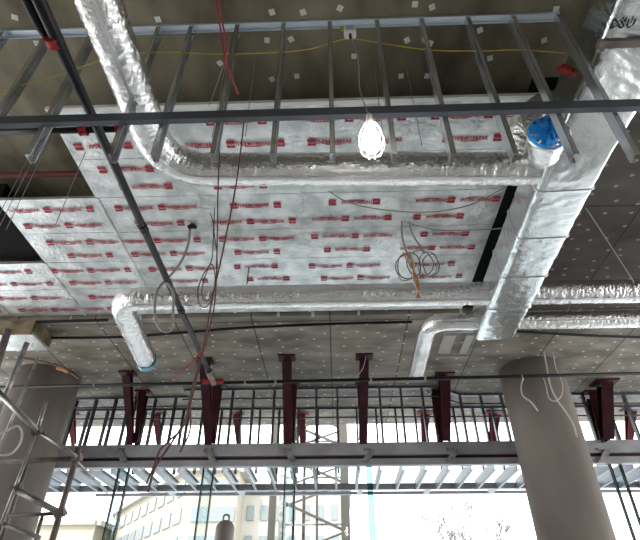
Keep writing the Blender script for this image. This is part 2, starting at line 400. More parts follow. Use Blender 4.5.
# stub with blue plastic
cpos = W(549,131,h=3.42); d0 = (P(2.12,3.25,3.62)-cpos)
ax = Vector((.15, 1, .18)).normalized()
sp = rounded([cpos, cpos+ax*.25, P(2.08,3.3,3.62)], .2, .02)
tE = thing('foil_stub_duct', 'short foil duct stub at upper right sealed with bright blue plastic', 'duct', cpos)
obj('foil_wrap', duct(NB(), sp, circ(.155), .008, 5.5), 'foil', tE, smooth=True)
sp2 = rounded([P(2.40,2.80,3.90), P(1.80,2.86,3.92), P(1.74,3.2,3.55)], .25, .0125)
obj('foil_elbow', duct(NB(), sp2, circ(.13), .007, 8.5), 'foil', tE, smooth=True)
def plastic_cap(center, axis, r, m, parent, seed=0., bulge=.03, skirt=.05):
    bm = NB(); z = axis.normalized(); x = z.cross(Vector((0,0,1))).normalized(); y = x.cross(z)
    prev = None; n = 48; c0 = bm.verts.new(center+z*bulge)
    for k in range(1, 13):
        rr = r*min(k/9, 1.06); ring = []
        off = bulge*(1-min(k/9,1)**2) if k <= 9 else -skirt*(k-9)/3
        for a in range(n):
            th = 2*PI*a/n
            nn = noise.noise(Vector((math.cos(th)*3+seed, math.sin(th)*9+rr*6, rr*14+seed)))
            n2 = noise.noise(Vector((rr*5, math.cos(th*1)*5+seed, math.sin(th)*5)))
            ring.append(bm.verts.new(center + x*(rr*math.cos(th)*(1+.05*n2*(k>9))) + y*(rr*math.sin(th)*(1+.05*n2*(k>9))) + z*(off+.035*nn*(1 if k<9 else .4))))
        if prev is None:
            for a in range(n): bm.faces.new((c0, ring[a], ring[(a+1)%n]))
        else:
            for a in range(n): bm.faces.new((prev[a], ring[a], ring[(a+1)%n], prev[(a+1)%n]))
        prev = ring
    return obj('plastic_cover', bm, m, parent)
plastic_cap(cpos, -ax, .158, 'blue', tE, 1.)
bm = NB(); z = -ax; x = z.cross(Vector((0,0,1))).normalized(); y = x.cross(z)
tube(bm, [cpos - z*.03 + (x*math.cos(a*PI/16)+y*math.sin(a*PI/16))*(.168+.006*noise.noise(Vector((a,0,0)))) for a in range(33)], .012, 6, False)
obj('foil_collar', bm, 'foil_tape', tE)
# blue plastic on the left end of duct C
e0 = pC[0]; ea = (pC[0]-pC[3]).normalized(); plastic_cap(e0+ea*.02, ea, .152, 'paleblue', tC, 4., .05, .12)

# ================================================================== HANGING STUD FRAME
fr_ = thing('hanging_stud_frame', 'galvanised steel stud frame hanging from the concrete slab across the top', 'stud frame', P(0,2.25,4.42))
# deflection track
bm = NB(); box(bm, -3.6, 2.02, 2.235, 2.238, 4.385, 4.418); box(bm, -3.6, 2.02, 2.305, 2.308, 4.385, 4.418); box(bm, -3.6, 2.02, 2.235, 2.308, 4.416, 4.419)
obj('top_track', bm, 'galv_light', fr_)
bots = [(-2.95,2.70),(-2.52,2.70),(-2.116,2.70),(-1.53,2.68),(-1.235,2.675),(-.823,2.66),(-.412,2.645),(-.005,2.63),(.411,2.613),(.801,2.6),(1.207,2.583),(1.60,2.568),(1.99,2.553)]
for x, hb in bots:
    bm = NB(); cstud(bm, x, 2.240, hb, 4.41, .078, .036, .0022, 1); obj('stud', bm, 'galv', fr_)
# bridging channel on the camera side of the studs
bm = NB(); L0, L1 = -4.2, 4.6
box(bm, L0, L1, 2.200, 2.204, 3.00, 3.085); box(bm, L0, L1, 2.204, 2.243, 3.00, 3.004); box(bm, L0, L1, 2.204, 2.243, 3.081, 3.085)
obj('bridging_channel', bm, 'frame_galv', fr_)

# junction box with stickers on the track
jp = W(350,31,Y=2.19)
jb = thing('junction_box', 'white electrical junction box fixed to the top track', 'junction box', jp)
bm = NB(); box(bm, jp.x-.05, jp.x+.05, 2.165, 2.233, jp.z-CZ-.055, jp.z-CZ+.06); bmesh.ops.bevel(bm, geom=bm.edges[:], offset=.008, segments=2, affect='EDGES')
obj('box_body', bm, 'white', jb)
bm = NB(); me = text_mesh('== ==', .03)
for q in range(3): box(bm, jp.x-.032, jp.x+.030, 2.1635, 2.165, jp.z-CZ+.03-.022*q, jp.z-CZ+.037-.022*q)
obj('blue_label_lines', bm, 'bluelabel', jb)
bm = NB(); tube(bm, [jp+Vector((0,0,-.055)), jp+Vector((0,0,-.11))], .012, 8); obj('cable_gland', bm, 'blackpipe', jb)
p = W(342,29,Y=2.23)
tag(obj('green_tag', box(NB(), p.x-.016, p.x+.016, 2.226, 2.234, p.z-CZ-.03, p.z-CZ+.04), 'greenfit'), 'small green tag on the top track beside the junction box', 'tag')

# caged lamp
lp = W(371,136,Y=2.08)
lt = thing('caged_work_lamp', 'glowing caged work lamp hanging on a cord below the steel channel', 'lamp', lp)
def lathe(bm, c, prof, n=20):
    prev = None
    for r, z in prof:
        ring = [bm.verts.new(c+Vector((r*math.cos(2*PI*k/n), r*math.sin(2*PI*k/n), z))) for k in range(n)]
        if prev:
            for k in range(n): bm.faces.new((prev[k], ring[k], ring[(k+1)%n], prev[(k+1)%n]))
        prev = ring
    return bm
obj('bulb', lathe(NB(), lp, [(.001,-.145),(.035,-.135),(.054,-.10),(.058,-.05),(.050,0),(.034,.06),(.022,.10),(.001,.105)]), 'lampglow', lt, smooth=True)
bm = NB()
for k in range(10):
    a = 2*PI*k/10; pr = [(.024,.15),(.045,.10),(.070,.03),(.082,-.05),(.076,-.12),(.05,-.17),(.004,-.19)]
    tube(bm, smooth_pts([lp+Vector((r*math.cos(a), r*math.sin(a), z)) for r, z in pr], 4), .0022, 5)
for r, z in ((.070,.03),(.082,-.05),(.076,-.12)):
    tube(bm, [lp+Vector((r*math.cos(a*PI/12), r*math.sin(a*PI/12), z)) for a in range(25)], .0022, 5, False)
obj('wire_cage', bm, 'white', lt)
obj('lamp_socket', lathe(NB(), lp, [(.001,.22),(.018,.215),(.022,.18),(.026,.10),(.02,.095),(.001,.095)]), 'white', lt, smooth=True)
bm = NB(); tube(bm, smooth_pts([lp+Vector((0,0,.21)), W(360,90,Y=2.13), W(358,60,Y=2.16), jp+Vector((.01,0,-.10))], 6), .004, 6)
obj('lamp_cord', bm, 'greycable', lt)
pl = bpy.data.lights.new('lamp_light', 'POINT'); pl.energy = 14; pl.color = (1,.97,.88); pl.shadow_soft_size = .05
plo = bpy.data.objects.new('lamp_light', pl); C.objects.link(plo); plo.location = lp+Vector((0,0,-.0)); plo.parent = lt; plo.matrix_parent_inverse = Matrix.Translation(-lp)
# light must leave the bulb glass
lt.children[0].visible_shadow = True

# ================================================================== PIPES
def coupling(name, c, axis, r, L, m, parent=None):
    bm = NB(); a = axis.normalized()
    tube(bm, [c-a*L/2, c-a*L*.42, c-a*L*.3, c+a*L*.3, c+a*L*.42, c+a*L/2], [r*.82, r*1.0, r*.9, r*.9, r*1.0, r*.82], 20)
    return obj(name, bm, m, parent)
pe = thing('black_sprinkler_pipe', 'thick black sprinkler pipe running away from upper left over the foil ducts', 'pipe', P(-1.80,1.0,3.22))
e0, e1 = P(-1.80,1.0,3.22), P(-1.875,7.12,3.21)
bm = NB(); tube(bm, [e0, e0+(e1-e0)*.12, e0+(e1-e0)*.16, e1], [.044,.044,.036,.036], 20); obj('pipe_body', bm, 'blackpipe', pe, True)
bm = NB(); tube(bm, [P(-1.90,1.0,3.25), P(-1.90,1.62,3.25), P(-1.86,1.75,3.24)], .034, 14); obj('side_pipe', bm, 'blackpipe', pe, True)
coupling('red_coupling', P(-1.835,1.72,3.22), e1-e0, .062, .07, 'redfit', pe)
for yy, mm in ((2.35,'blackpipe'), (3.6,'blackpipe'), (5.1,'blackpipe')): coupling('pipe_collar', e0+(e1-e0)*((yy-1)/6.12), e1-e0, .046, .07, mm, pe)
obj('end_fitting', tube(NB(), [P(-1.87,6.78,3.21), P(-1.875,7.20,3.21)], .055, 16), 'scafdark', pe)
for sx in (-1,1): obj('red_cap', tube(NB(), [P(-1.875+sx*.05,7.14,3.20), P(-1.875+sx*.16,7.14,3.20)], .035, 12), 'redfit', pe)
# thin black line across the width, in front of columns
tpp = thing('black_cross_pipe', 'thin black pipe crossing the full width in front of columns and braces', 'pipe', P(0,7.15,3.2))
bm = NB(); tube(bm, [P(-6.2,7.28,3.2), P(-1.8,7.21,3.2), P(.2,7.17,3.2), P(2.2,7.13,3.2), P(5.6,7.05,3.2)], .026, 12); obj('pipe_body', bm, 'blackpipe', tpp, True)
for px in (88, 244, 275, 371, 425, 520): 
    q = W(px, 379, h=3.2); q.y = 7.17; coupling('pipe_clip', Vector((q.x, 7.17-(q.x-.2)*.019, 3.2+CZ)), Vector((1,0,0)), .034, .03, 'scaf', tpp)
# left transverse pipes
tl = thing('black_branch_pipe', 'black branch pipe with red couplings running left from the foil duct elbow', 'pipe', W(60,131,h=3.75))
a, b = W(-30,133,h=3.75), W(133,130,h=3.75); b.y = a.y
bm = NB(); tube(bm, [a, b], .030, 12); obj('pipe_body', bm, 'blackpipe', tl, True)
for px in (84, 121):
    q = W(px,131,h=3.75); q.y = a.y; coupling('red_coupling', q, Vector((1,0,0)), .055, .07, 'redfit', tl)
    obj('sprinkler_head', tube(NB(), [q, q+Vector((0,-.02,-.09))], [.02,.012], 8), 'redfit', tl)
a = W(-20,176,h=4.25); b = W(110,172,h=4.25); b.y = a.y
tag(obj('red_conduit', tube(NB(), [a, b], .035, 12), 'redpipe'), 'red brown conduit along the slab at left, ending behind foil boards', 'conduit')
# black conduits under the soffit, and one tube for a dark gap
tag(obj('black_soffit_line', tube(NB(), smooth_pts([W(40,338,h=3.90), W(120,337,h=3.90), W(190,332,h=3.9), W(240,328,h=3.9), W(330,324,h=3.9), W(412,322,h=3.9)], 6), .022, 8), 'blackpipe'), 'black conduit under the soffit boards just behind the long foil duct', 'conduit')
tag(obj('black_soffit_line', tube(NB(), smooth_pts([W(512,331,h=3.90), W(560,334,h=3.90), W(600,336,h=3.9), W(660,338,h=3.9)], 6), .022, 8), 'blackpipe'), 'black conduit under the soffit right of the trunk duct end', 'conduit')
tag(obj('black_soffit_line', tube(NB(), [W(36,322,h=3.93), W(108,320,h=3.93)], .024, 8), 'blackpipe'), 'short black tube standing for the dark gap behind the leftmost foil boards', 'conduit')  # tube added to draw the dark line of the gap here
# red cap at upper right
q = W(565,71,Y=2.5)
tag(obj('red_sprinkler_cap', tube(NB(), [q+Vector((-.05,0,.03)), q+Vector((-.02,0,.04)), q+Vector((.03,-.01,.0)), q+Vector((.05,-.02,-.02))], [.02,.04,.038,.02], 12), 'redfit'), 'small red cap on a pipe above the blue plastic stub', 'pipe cap')

# ================================================================== LEFT BULKHEAD AND ACCESS PANEL
tb = thing('foil_lined_bulkhead', 'low bulkhead box at left edge, brown front and foil underside', 'bulkhead', P(-5,6.7,3.7))
rb = W(44,346,h=3.7)
obj('brown_front', box(NB(), -7.5, rb.x-.02, 6.46, 6.50, 3.70, 3.93), 'brownboard', tb)
obj('foil_underside', box(NB(), -7.5, rb.x, 6.50, 7.0, 3.70, 3.74), 'board_foil', tb)
obj('side_board', box(NB(), rb.x-.02, rb.x, 6.50, 7.0, 3.74, 3.95), 'brownboard', tb)
ta = thing('access_panel', 'pale grey twin access panel set in the soffit below the foil duct bend', 'access panel', W(452,344,h=3.94))
for (xa, xb) in ((438,456),(459,474)):
    p0, p1 = W(xa,353,h=3.94), W(xb,335,h=3.94)
    obj('panel_leaf', box(NB(), min(p0.x,p1.x)-.0, max(p0.x,p1.x), p1.y, p0.y, 3.925, 3.948), 'panel', ta)
p0, p1 = W(436,356,h=3.93), W(476,332,h=3.93)
for ya, yb in ((p1.y-.05, p1.y-.02), (p0.y+.02, p0.y+.05)): obj('frame_rail', box(NB(), p0.x, p1.x+.03, ya, yb, 3.91, 3.948), 'beam', ta)
tag(obj('linear_grille', box(NB(), W(438,331,h=3.9).x, W(473,331,h=3.9).x, 6.62, 6.70, 3.88, 3.95), 'black'), 'narrow black slot grille in front of the access panel', 'grille')

# ================================================================== FACADE
def place_frame(name, label, segs, h0, h1, spacing, web, skip, x_off, m, lowtrack=True):
    t = thing(name, label, 'stud frame', P(0, segs[0][1], h0))
    n = 0
    def ypos(x):
        for (x0, y0, x1, y1) in segs_l:
            if x0 <= x <= x1: return y0+(y1-y0)*(x-x0)/(x1-x0)
        return segs_l[-1][3]
    segs_l = segs
    x = segs[0][0]+x_off
    while x < segs[-1][2]:
        y = ypos(x)
        pp = x/(y*.804+3.4*.595)*500+320
        if not any(a < x < b for a, b in skip):
            bm = NB(); cstud(bm, x, y, h0, h1, web, .036, .003, 1); obj('stud', bm, m, t); n += 1
        x += spacing
    bm = NB()
    for (x0, y0, x1, y1) in segs:
        obox(bm, P(x0,y0+web/2,h1-.005), P(x1,y1+web/2,h1-.005), web+.012, .035)
    obj('top_track', bm, m, t)
    bm = NB()
    for (x0, y0, x1, y1) in segs:
        obox(bm, P(x0,y0-.012,h1-.20), P(x1,y1-.012,h1-.20), .012, .03)
    obj('bridging_strap', bm, m, t)
    return t
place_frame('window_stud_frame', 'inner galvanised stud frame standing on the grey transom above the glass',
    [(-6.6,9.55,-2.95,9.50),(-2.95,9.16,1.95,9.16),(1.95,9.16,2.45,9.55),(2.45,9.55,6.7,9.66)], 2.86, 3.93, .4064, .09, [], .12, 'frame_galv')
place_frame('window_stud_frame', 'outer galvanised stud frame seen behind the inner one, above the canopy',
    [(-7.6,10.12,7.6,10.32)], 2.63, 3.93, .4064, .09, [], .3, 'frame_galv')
# big grey transom with its slot
tt = thing('steel_transom', 'long grey steel transom beam across the window wall above the glass', 'beam', P(0,9.1,2.6))
obj('beam_body', box(NB(), -7, 7, 9.10, 9.72, 2.64, 2.86), 'beam', tt)
obj('lower_flange', box(NB(), -7, 7, 9.12, 9.24, 2.47, 2.58), 'beam', tt)
obj('recessed_slot', box(NB(), -7, 7, 9.17, 9.24, 2.58, 2.64), 'slot', tt)  # dark red strip set back between beam and flange
# canopy outside: joists, end beam, lower rail
tc_ = thing('canopy_frame', 'galvanised canopy frame of parallel joists just outside the window wall', 'canopy', P(0,10,2.5))
x = -6.95
while x < 7.2:
    bm = NB()
    box(bm, x, x+.004, 9.34, 10.85, 2.44, 2.62); box(bm, x, x+.05, 9.34, 10.85, 2.44, 2.443); box(bm, x, x+.05, 9.34, 10.85, 2.617, 2.62)
    obj('joist', bm, 'joist', tc_); x += .4064
obj('end_beam', box(NB(), -7.4, 7.4, 10.85, 10.93, 2.46, 2.58), 'beam', tc_)
obj('lower_rail', box(NB(), -5.2, 7.4, 11.36, 11.42, 2.48, 2.54), 'beam', tc_)
for px in (170, 240, 428, 494, 360):
    q = W(px, 490, Y=11.0); obj('rail_bracket', box(NB(), q.x-.05, q.x+.05, 10.93, 11.36, 2.46, 2.54), 'beam', tc_)

# glass panes, fins and brackets
finx = []
for px, kind in ((40,'x'),(123,'dark'),(208,'dark'),(290,'dark'),(369,'cyan'),(452,'none'),(536,'none'),(618,'dark')):
    finx.append((W(px,465,Y=9.15).x, kind))
for i in range(len(finx)-1):
    struct('window_%d' % (i+1), box(NB(), finx[i][0]+.01, finx[i+1][0]-.01, 9.30, 9.312, -1.58, 2.47), 'glass')
side = {1:'leftmost',2:'second from left',3:'third from left, at picture centre',7:'rightmost'}
for i, (x, kind) in enumerate(finx):
    if kind in ('none','x'): continue
    if kind == 'dark':
        t = thing('glass_fin', 'tall glass fin with black edges below the transom, %s' % side[i], 'glass fin', P(x,9.0,-1.6))
        obj('glass', box(NB(), x-.085, x+.085, 9.24, 9.262, -1.6, 2.50), 'finglass', t)
        for s in (-1,1): obj('black_gasket', box(NB(), x+s*.09-.009, x+s*.09+.009, 9.21, 9.29, -1.6, 2.50), 'blackpipe', t)
    else:
        t = thing('glass_fin', 'glass fin glowing cyan, right of the lattice mast outside', 'glass fin', P(x,9.0,-1.6))
        obj('glass', box(NB(), x-.045, x+.045, 9.14, 9.28, -1.6, 2.50), 'cyanglass', t)
for i, px in enumerate((118,207,287,368,452,605)):
    c = W(px, 455, Y=9.02); side2 = ['leftmost','second from left','third from left','fourth from left','fifth from left','rightmost'][i]
    t = thing('fin_bracket', 'angled grey steel bracket on the transom face, %s' % side2, 'bracket', c)
    dx = .12 if px < 330 else -.12
    for s in (0, 1):
        o_ = Vector((.06*s,0,0)); bm = NB(); obox(bm, c+o_+Vector((-dx*.6,.05,.10)), c+o_+Vector((dx*.8,.05,-.10)), .035, .05); obj('bracket_arm', bm, 'scaf', t)
    bm = NB(); obox(bm, c+Vector((-.07,.06,.12)), c+Vector((.07,.06,.12)), .05, .03); obj('bracket_plate', bm, 'scaf', t)

# red braces in pairs
def brace(px0, py0, px1, py1, w0, w1, label, m='redsteel', h0=3.95, Yb=9.04, plate=True, name='raking_brace'):
    a = W(px0, py0, h=h0); b = W(px1, py1, Y=Yb); a.z -= .045
    d0 = (a-Vector((0,0,CZ))).dot(fw); d1 = (b-Vector((0,0,CZ))).dot(fw)
    w0 = w0*d0/F; w1 = w1*d1/F
    t = thing(name, label, 'brace', b)
    dirv = (b-a).normalized(); s = Vector((1,0,0)); u = dirv.cross(s).normalized()
    # tapered I section: two flanges and a web
    for off in (-1, 1):
        bm = NB(); q = []
        for p, w in ((a, w0), (b, w1)):
            for sx, th in ((-1,0),(1,0),(1,1),(-1,1)): q.append(bm.verts.new(p+s*(sx*w/2)+u*(off*w*.42+th*.012*off)))
        for f in ((0,1,2,3),(7,6,5,4),(0,4,5,1),(1,5,6,2),(2,6,7,3),(3,7,4,0)): bm.faces.new([q[k] for k in f])
        bmesh.ops.recalc_face_normals(bm, faces=bm.faces[:]); obj('flange', bm, m, t)
    bm = NB(); q = []
    for p, w in ((a, w0), (b, w1)):
        for sx, k in ((-1,-1),(1,-1),(1,1),(-1,1)): q.append(bm.verts.new(p+s*(sx*.007)+u*(k*w*.42)))
    for f in ((0,1,2,3),(7,6,5,4),(0,4,5,1),(1,5,6,2),(2,6,7,3),(3,7,4,0)): bm.faces.new([q[k] for k in f])
    bmesh.ops.recalc_face_normals(bm, faces=bm.faces[:]); obj('web', bm, m, t)
    if plate:
        hw = w0*.95; az = a.z-CZ
        obj('head_plate', box(NB(), a.x-hw, a.x+hw, a.y-hw*.8, a.y+hw*.8, h0-.03, h0), m, t)
    return t
pairs = [('leftmost pair', (128,373,131,444,8,5), (144,392,136,444,8,4)),
         ('second pair from left', (205,360,209,443,9,7), (218,385,212,443,8,6)),
         ('pair at picture centre', (287,357,288,442,9,8), (294,384,292,442,6,5)),
         ('pair right of centre', (364,356,363,442,9,8), (361,384,362,442,6,5)),
         ('pair left of the right column', (444,375,446,441,10,8), (435,389,441,441,8,5)),
         ('rightmost pair', (604,382,607,441,12,11), (592,393,603,441,11,8))]
for nm, a, b in pairs:
    brace(*a, 'dark red steel brace, front one of the %s' % nm)
    brace(*b, 'dark red steel brace, rear one of the %s' % nm, Yb=9.30 if False else 9.06)
for i, (px, w) in enumerate(((72,6),(157,6),(237,7),(301,8),(425,8),(494,9),(630,8))):
    brace(px, 412 if px < 520 else 408, px+ (2 if px<320 else -1), 445, w, w*.6, 'faded red brace outside the stud frames, %s' % ['leftmost','second from left','third from left','fourth from left','fifth from left','sixth from left','rightmost'][i], 'redsteel2', 3.95, 10.9)

# ================================================================== SCAFFOLD AT LEFT
sc = thing('scaffold_tower', 'grey tube scaffold at lower left in front of the concrete column', 'scaffold', P(-3,5,-1.6))
tubes = [((-8,386,4.2),(38,431,4.2),.026,'scaf'), ((36,429,4.25),(77,457,4.25),.018,'scaf'),
 ((47,400,4.25),(36,434,4.25),.015,'scaf'), ((38,428,4.28),(-4,538,4.28),.013,'scaf'), ((38,432,4.6),(-6,560,4.6),.02,'scafdark'),
 ((79,448,4.3),(50,548,4.3),.024,'scafdark'), ((-6,461.5,4.35),(79,459,4.35),.024,'scafdark'),
 ((15,489,4.3),(60,513,4.3),.024,'scaf'), ((-4,521,4.3),(40,538,4.3),.016,'scaf'), ((5,516,4.35),(67,513,4.35),.015,'scafdark'),
 ((43,514,4.4),(34,545,4.4),.014,'scafdark'), ((77,462,4.32),(107,492,5.2),.013,'scaf'),
 ((27,343,5.6),(-4,418,5.6),.034,'scaf'), ((38,358,5.9),(-2,452,5.9),.018,'scaf'), ((8,330,6.0),(-8,380,6.0),.05,'scafdark')]
for a, b, r, m_ in tubes:
    bm = NB(); tube(bm, [W(a[0],a[1],Y=a[2]), W(b[0],b[1],Y=b[2])], r, 14); obj('scaffold_tube', bm, m_, sc, True)
for px, py, Y in ((-4,538,4.28),(50,548,4.3)):
    q = W(px,py,Y=Y); bm = NB(); tube(bm, [q, Vector((q.x,q.y,.0))], .02, 12); obj('scaffold_tube', bm, 'scaf', sc, True)
for px, py, Y in ((37,431,4.22),(77,458,4.28),(60,513,4.3),(17,488,4.3)):
    q = W(px,py,Y=Y); bm = NB(); tube(bm, [q+Vector((-.035,0,-.01)), q+Vector((.035,0,.01))], .036, 8); obj('clamp', bm, 'scafdark', sc)

# ================================================================== CABLES
def cable(name, label, pts, r, m, k=7, cat='cable', parent=None):
    bm = NB(); tube(bm, smooth_pts([W(p[0],p[1],**({'Y':p[2]} if len(p) == 3 else {'h':p[3]})) for p in pts], k), r, 6)
    o = obj(name, bm, m, parent, True)
    if parent is None: tag(o, label, cat)
    return o
H = None
cable('yellow_cable', 'thin yellow cable threaded through the studs under the slab', [(-8,96,2.31),(20,86,2.31),(64,73,2.31),(110,58,2.31),(160,52,2.31),(215,54,2.31),(265,53,2.31),(310,49,2.31),(347,39,2.31),(385,44,2.31),(430,50,2.31),(480,51,2.31),(520,50,2.31),(566,53,2.31)], .0042, 'yellow', cat='cable')
cable('red_cable', 'red cable hanging from the top edge left of centre, left strand', [(214,-8,2.0),(219,20,2.0),(223,45,2.0),(226,63,2.0),(230,72,2.0)], .007, 'pinkcable')
cable('red_cable', 'red cable hanging from the top edge left of centre, right strand', [(219,-8,1.98),(222,20,1.98),(227,45,1.98),(225,60,1.98),(232,78,2.0),(238,94,2.05)], .007, 'pinkcable')
cable('grey_cable', 'thin grey cable from the red cables down past the channel', [(224,62,2.05),(217,84,2.1),(209,106,2.15)], .003, 'greycable')
cable('brown_cable', 'long thin brown cable dropping from slab to the transom', [(246,96,2.9),(243,130,2.88),(236,185,2.87),(222,255,2.86),(212,300,2.86),(204,345,2.86),(195,385,2.86),(185,420,2.86),(168,448,2.86),(155,468,2.86),(148,492,2.86)], .0065, 'brickcable')
cable('brown_cable', 'second brown cable just left of the long one, meeting it lower down', [(222,98,2.95),(220,140,2.93),(218,190,2.91),(217,250,2.9),(215,300,2.9),(208,335,2.9),(200,362,2.9),(191,395,2.9),(190,430,2.9),(180,452,2.9)], .0055, 'brickcable')
cable('red_branch_cable', 'short red cable branching left above the black cross pipe', [(205,345,2.95),(193,362,3.0),(180,372,3.05),(172,379,3.1)], .006, 'pinkcable')
lc = cable('grey_cable_loop', 'thick grey cable loop hanging from a black plug in the foil board', [(190,229,4.5),(188,245,4.5),(181,262,4.5),(170,276,4.5),(159,288,4.5),(155,303,4.5),(156,320,4.5),(163,331,4.5),(171,329,4.5),(173,312,4.5),(173,292,4.5),(166,282,4.48)], .016, 'greycable')
q = W(192,226,h=3.97); pg = obj('black_plug', tube(NB(), [q+Vector((-.05,0,-.02)), q, q+Vector((.05,.03,.0))], [.02,.035,.015], 10), 'blackpipe', lc)
cable('dark_cable_coil', 'narrow dark cable loops dangling under the foil boards left of centre', [(201,190,4.05),(207,207,4.2),(213,222,4.3),(213,245,4.3),(211,262,4.3),(203,275,4.3),(198,290,4.3),(199,303,4.3),(206,307,4.3),(213,295,4.3),(215,275,4.3),(211,264,4.32),(204,280,4.32),(202,296,4.32),(209,300,4.3),(216,280,4.3),(217,255,4.3),(214,230,4.3),(215,200,4.1)], .006, 'darkcable')
cable('grey_cable', 'thin dark cable sagging across the foil boards from centre to right', [(318,183,3.85),(330,192,3.95),(350,203,4.05),(385,210,4.1),(430,212,4.1),(470,205,4.05),(500,190,3.95),(508,184,3.9)], .0065, 'greycable')
cable('grey_cable', 'second thin grey cable sagging right from the coil hook', [(404,221,4.4),(415,225,4.42),(440,230,4.45),(480,230,4.45),(504,228,4.4)], .0055, 'greycable')
cable('dark_cable', 'short dark straight cable fixed under the foil duct at centre', [(277,191,3.93),(300,190.5,3.93),(322,190,3.93)], .005, 'darkcable')
cable('grey_cable', 'short dark strap on the foil board above the long duct', [(249,267,5.05),(247,284,5.05)], .008, 'darkcable')
ck = thing('cable_coil', 'coiled grey and orange cables hanging from the foil boards right of centre', 'cable coil', W(413,268,Y=4.75))
def loop(cx, cy, rx, ry, Y, r, m, turns=1, ph=0):
    pts = [W(cx+rx*math.cos(ph+2*PI*k/20)+.8*math.sin(k), cy+ry*math.sin(ph+2*PI*k/20), Y=Y+.012*k/20) for k in range(int(20*turns)+1)]
    bm = NB(); tube(bm, pts, r, 6); return obj('cable_loop', bm, m, ck, True)
loop(405,268,9,13,4.72,.008,'greycable',1.0); loop(409,266,12,13,4.74,.007,'darkcable',1,.7); loop(420,264,13,14,4.76,.008,'greycable',1,2); loop(428,264,10,12,4.73,.006,'greycable',1,1); loop(431,265,8,11,4.78,.006,'darkcable',1,.2)
cable('hanging_strand', '', [(402,221,4.42),(402,235,4.55),(405,248,4.65),(409,258,4.7)], .012, 'greycable', parent=ck)
cable('hanging_strand', '', [(409,221,4.42),(413,235,4.55),(420,246,4.65),(424,254,4.7)], .010, 'greycable', parent=ck)
for i, (dx, m_) in enumerate(((0,'orange'),(3,'orange'),(-3,'orange'),(5,'whitecable'))):
    cable('orange_strand', '', [(406+dx,252,4.66),(411+dx*.6,264,4.68),(415-dx*.5,276,4.68),(418-dx*.3,288,4.7),(418+dx*.6,298,4.72)], .0075, m_, parent=ck)
# white cables over right column
cable('white_cable', 'white cable looping across the top of the right column, left strand', [(524,376,7.5),(521,386,7.5),(523,396,7.5),(531,402,7.5),(538,411,7.5)], .012, 'whitecable')
cable('white_cable', 'white cable running down the right column from the soffit', [(544,352,7.4),(547,368,7.4),(550,384,7.45),(556,398,7.45),(566,412,7.45),(573,424,7.45),(577,437,7.45)], .014, 'whitecable')
cable('white_cable', 'white cable loop hanging over the right edge of the column top', [(553,352,7.35),(556,368,7.35),(562,382,7.35),(562,394,7.35),(556,401,7.35),(549,398,7.35),(546,386,7.35),(543,376,7.35)], .009, 'whitecable')
cable('white_cable', 'white cable curled among the scaffold tubes at left', [(-5,437,4.1),(8,430,4.1),(18,426,4.1),(22,434,4.1),(19,445,4.1),(10,454,4.1),(-5,455,4.1)], .009, 'whitecable')
cable('bent_conduit', 'bent conduit arching over the left column top with orange tape', [(22,358,6.9),(40,361,6.9),(58,366,6.9),(70,372,6.9),(80,379,6.9)], .018, 'brickcable', cat='conduit')
cable('orange_tape', 'orange tape tied round the bent conduit on the left column', [(57,368,6.87),(62,369,6.87),(68,372,6.87)], .028, 'orange', cat='tape')
cable('white_cable', 'thin pale wire hanging beside the brace right of centre', [(366,356,7.55),(363,368,7.5),(356,378,7.45)], .006, 'whitecable')
cable('pink_cable', 'curved pinkish cable hanging across the transom at left', [(190,398,7.9),(184,425,7.9),(170,440,7.95),(160,450,7.95),(154,466,7.95),(146,484,7.95)], .016, 'brickcable')
# thin hanger wires (really vertical)
wires = [(-2.98,3.35),(-3.12,3.42),(-3.30,3.55),(-2.5,3.3),(3.05,3.2),(3.18,3.55),(3.22,3.6),(.75,2.75),(1.42,2.72),(-.98,2.62),(-.70,2.6),(.43,2.7)]
labs = ['thin hanger wire below the slab at left, furthest right','thin hanger wire below the slab at left, second','thin hanger wire below the slab at left, outermost','thin hanger wire beside the front left foil board',
 'thin hanger wire over the dark ceiling at right, nearest trunk duct','thin hanger wire over the dark ceiling, middle at right','thin hanger wire over the dark ceiling, furthest right','thin hanger wire behind the studs right of the lamp','thin hanger wire behind the studs left of the blue stub','thin hanger wire behind the studs at left, outer one','thin hanger wire behind the studs at left, inner one','thin hanger wire just behind the caged lamp']
for (x, y), lb in zip(wires, labs):
    bot = 3.0 if x > 2.5 or x < -2.4 else 3.3
    tag(obj('hanger_wire', tube(NB(), [P(x,y,4.41 if x < 2.2 else 3.99), P(x+.01,y,bot)], .0035, 5), 'greycable'), lb, 'wire')
cable('diagonal_wire', 'thin diagonal wire across the dark ceiling at right edge', [(586,208,3.0),(605,237,3.3),(634,282,3.7)], .004, 'greycable', cat='wire')

# canister on a stand
cp = W(226,521,Y=4.0)
cn = thing('canister', 'grey rounded canister with a loop handle in front of the windows', 'canister', Vector((cp.x,4.0,0)))
r_ = .068
obj('canister_body', lathe(NB(), Vector((cp.x,4.0,cp.z)), [(.001,-.42),(r_,-.40),(r_,-.06),(r_*.93,-.03),(r_*.6,-.004),(.018,.004),(.001,.004)], 28), 'canister', cn, True)
bm = NB(); c0 = Vector((cp.x,4.0,cp.z)); tube(bm, smooth_pts([c0+Vector((-.02,0,0)), c0+Vector((-.02,0,.032)), c0+Vector((0,0,.042)), c0+Vector((.02,0,.032)), c0+Vector((.02,0,0))], 4), .0065, 8); obj('loop_handle', bm, 'canister', cn, True)
bm = NB(); tube(bm, [Vector((cp.x,4,0)), Vector((cp.x,4,cp.z-.38))], .02, 12)
for k in range(3): tube(bm, [Vector((cp.x,4,.6)), Vector((cp.x+.45*math.cos(k*2.09), 4+.45*math.sin(k*2.09), .012))], .012, 8)
obj('stand', bm, 'blackpipe', cn)

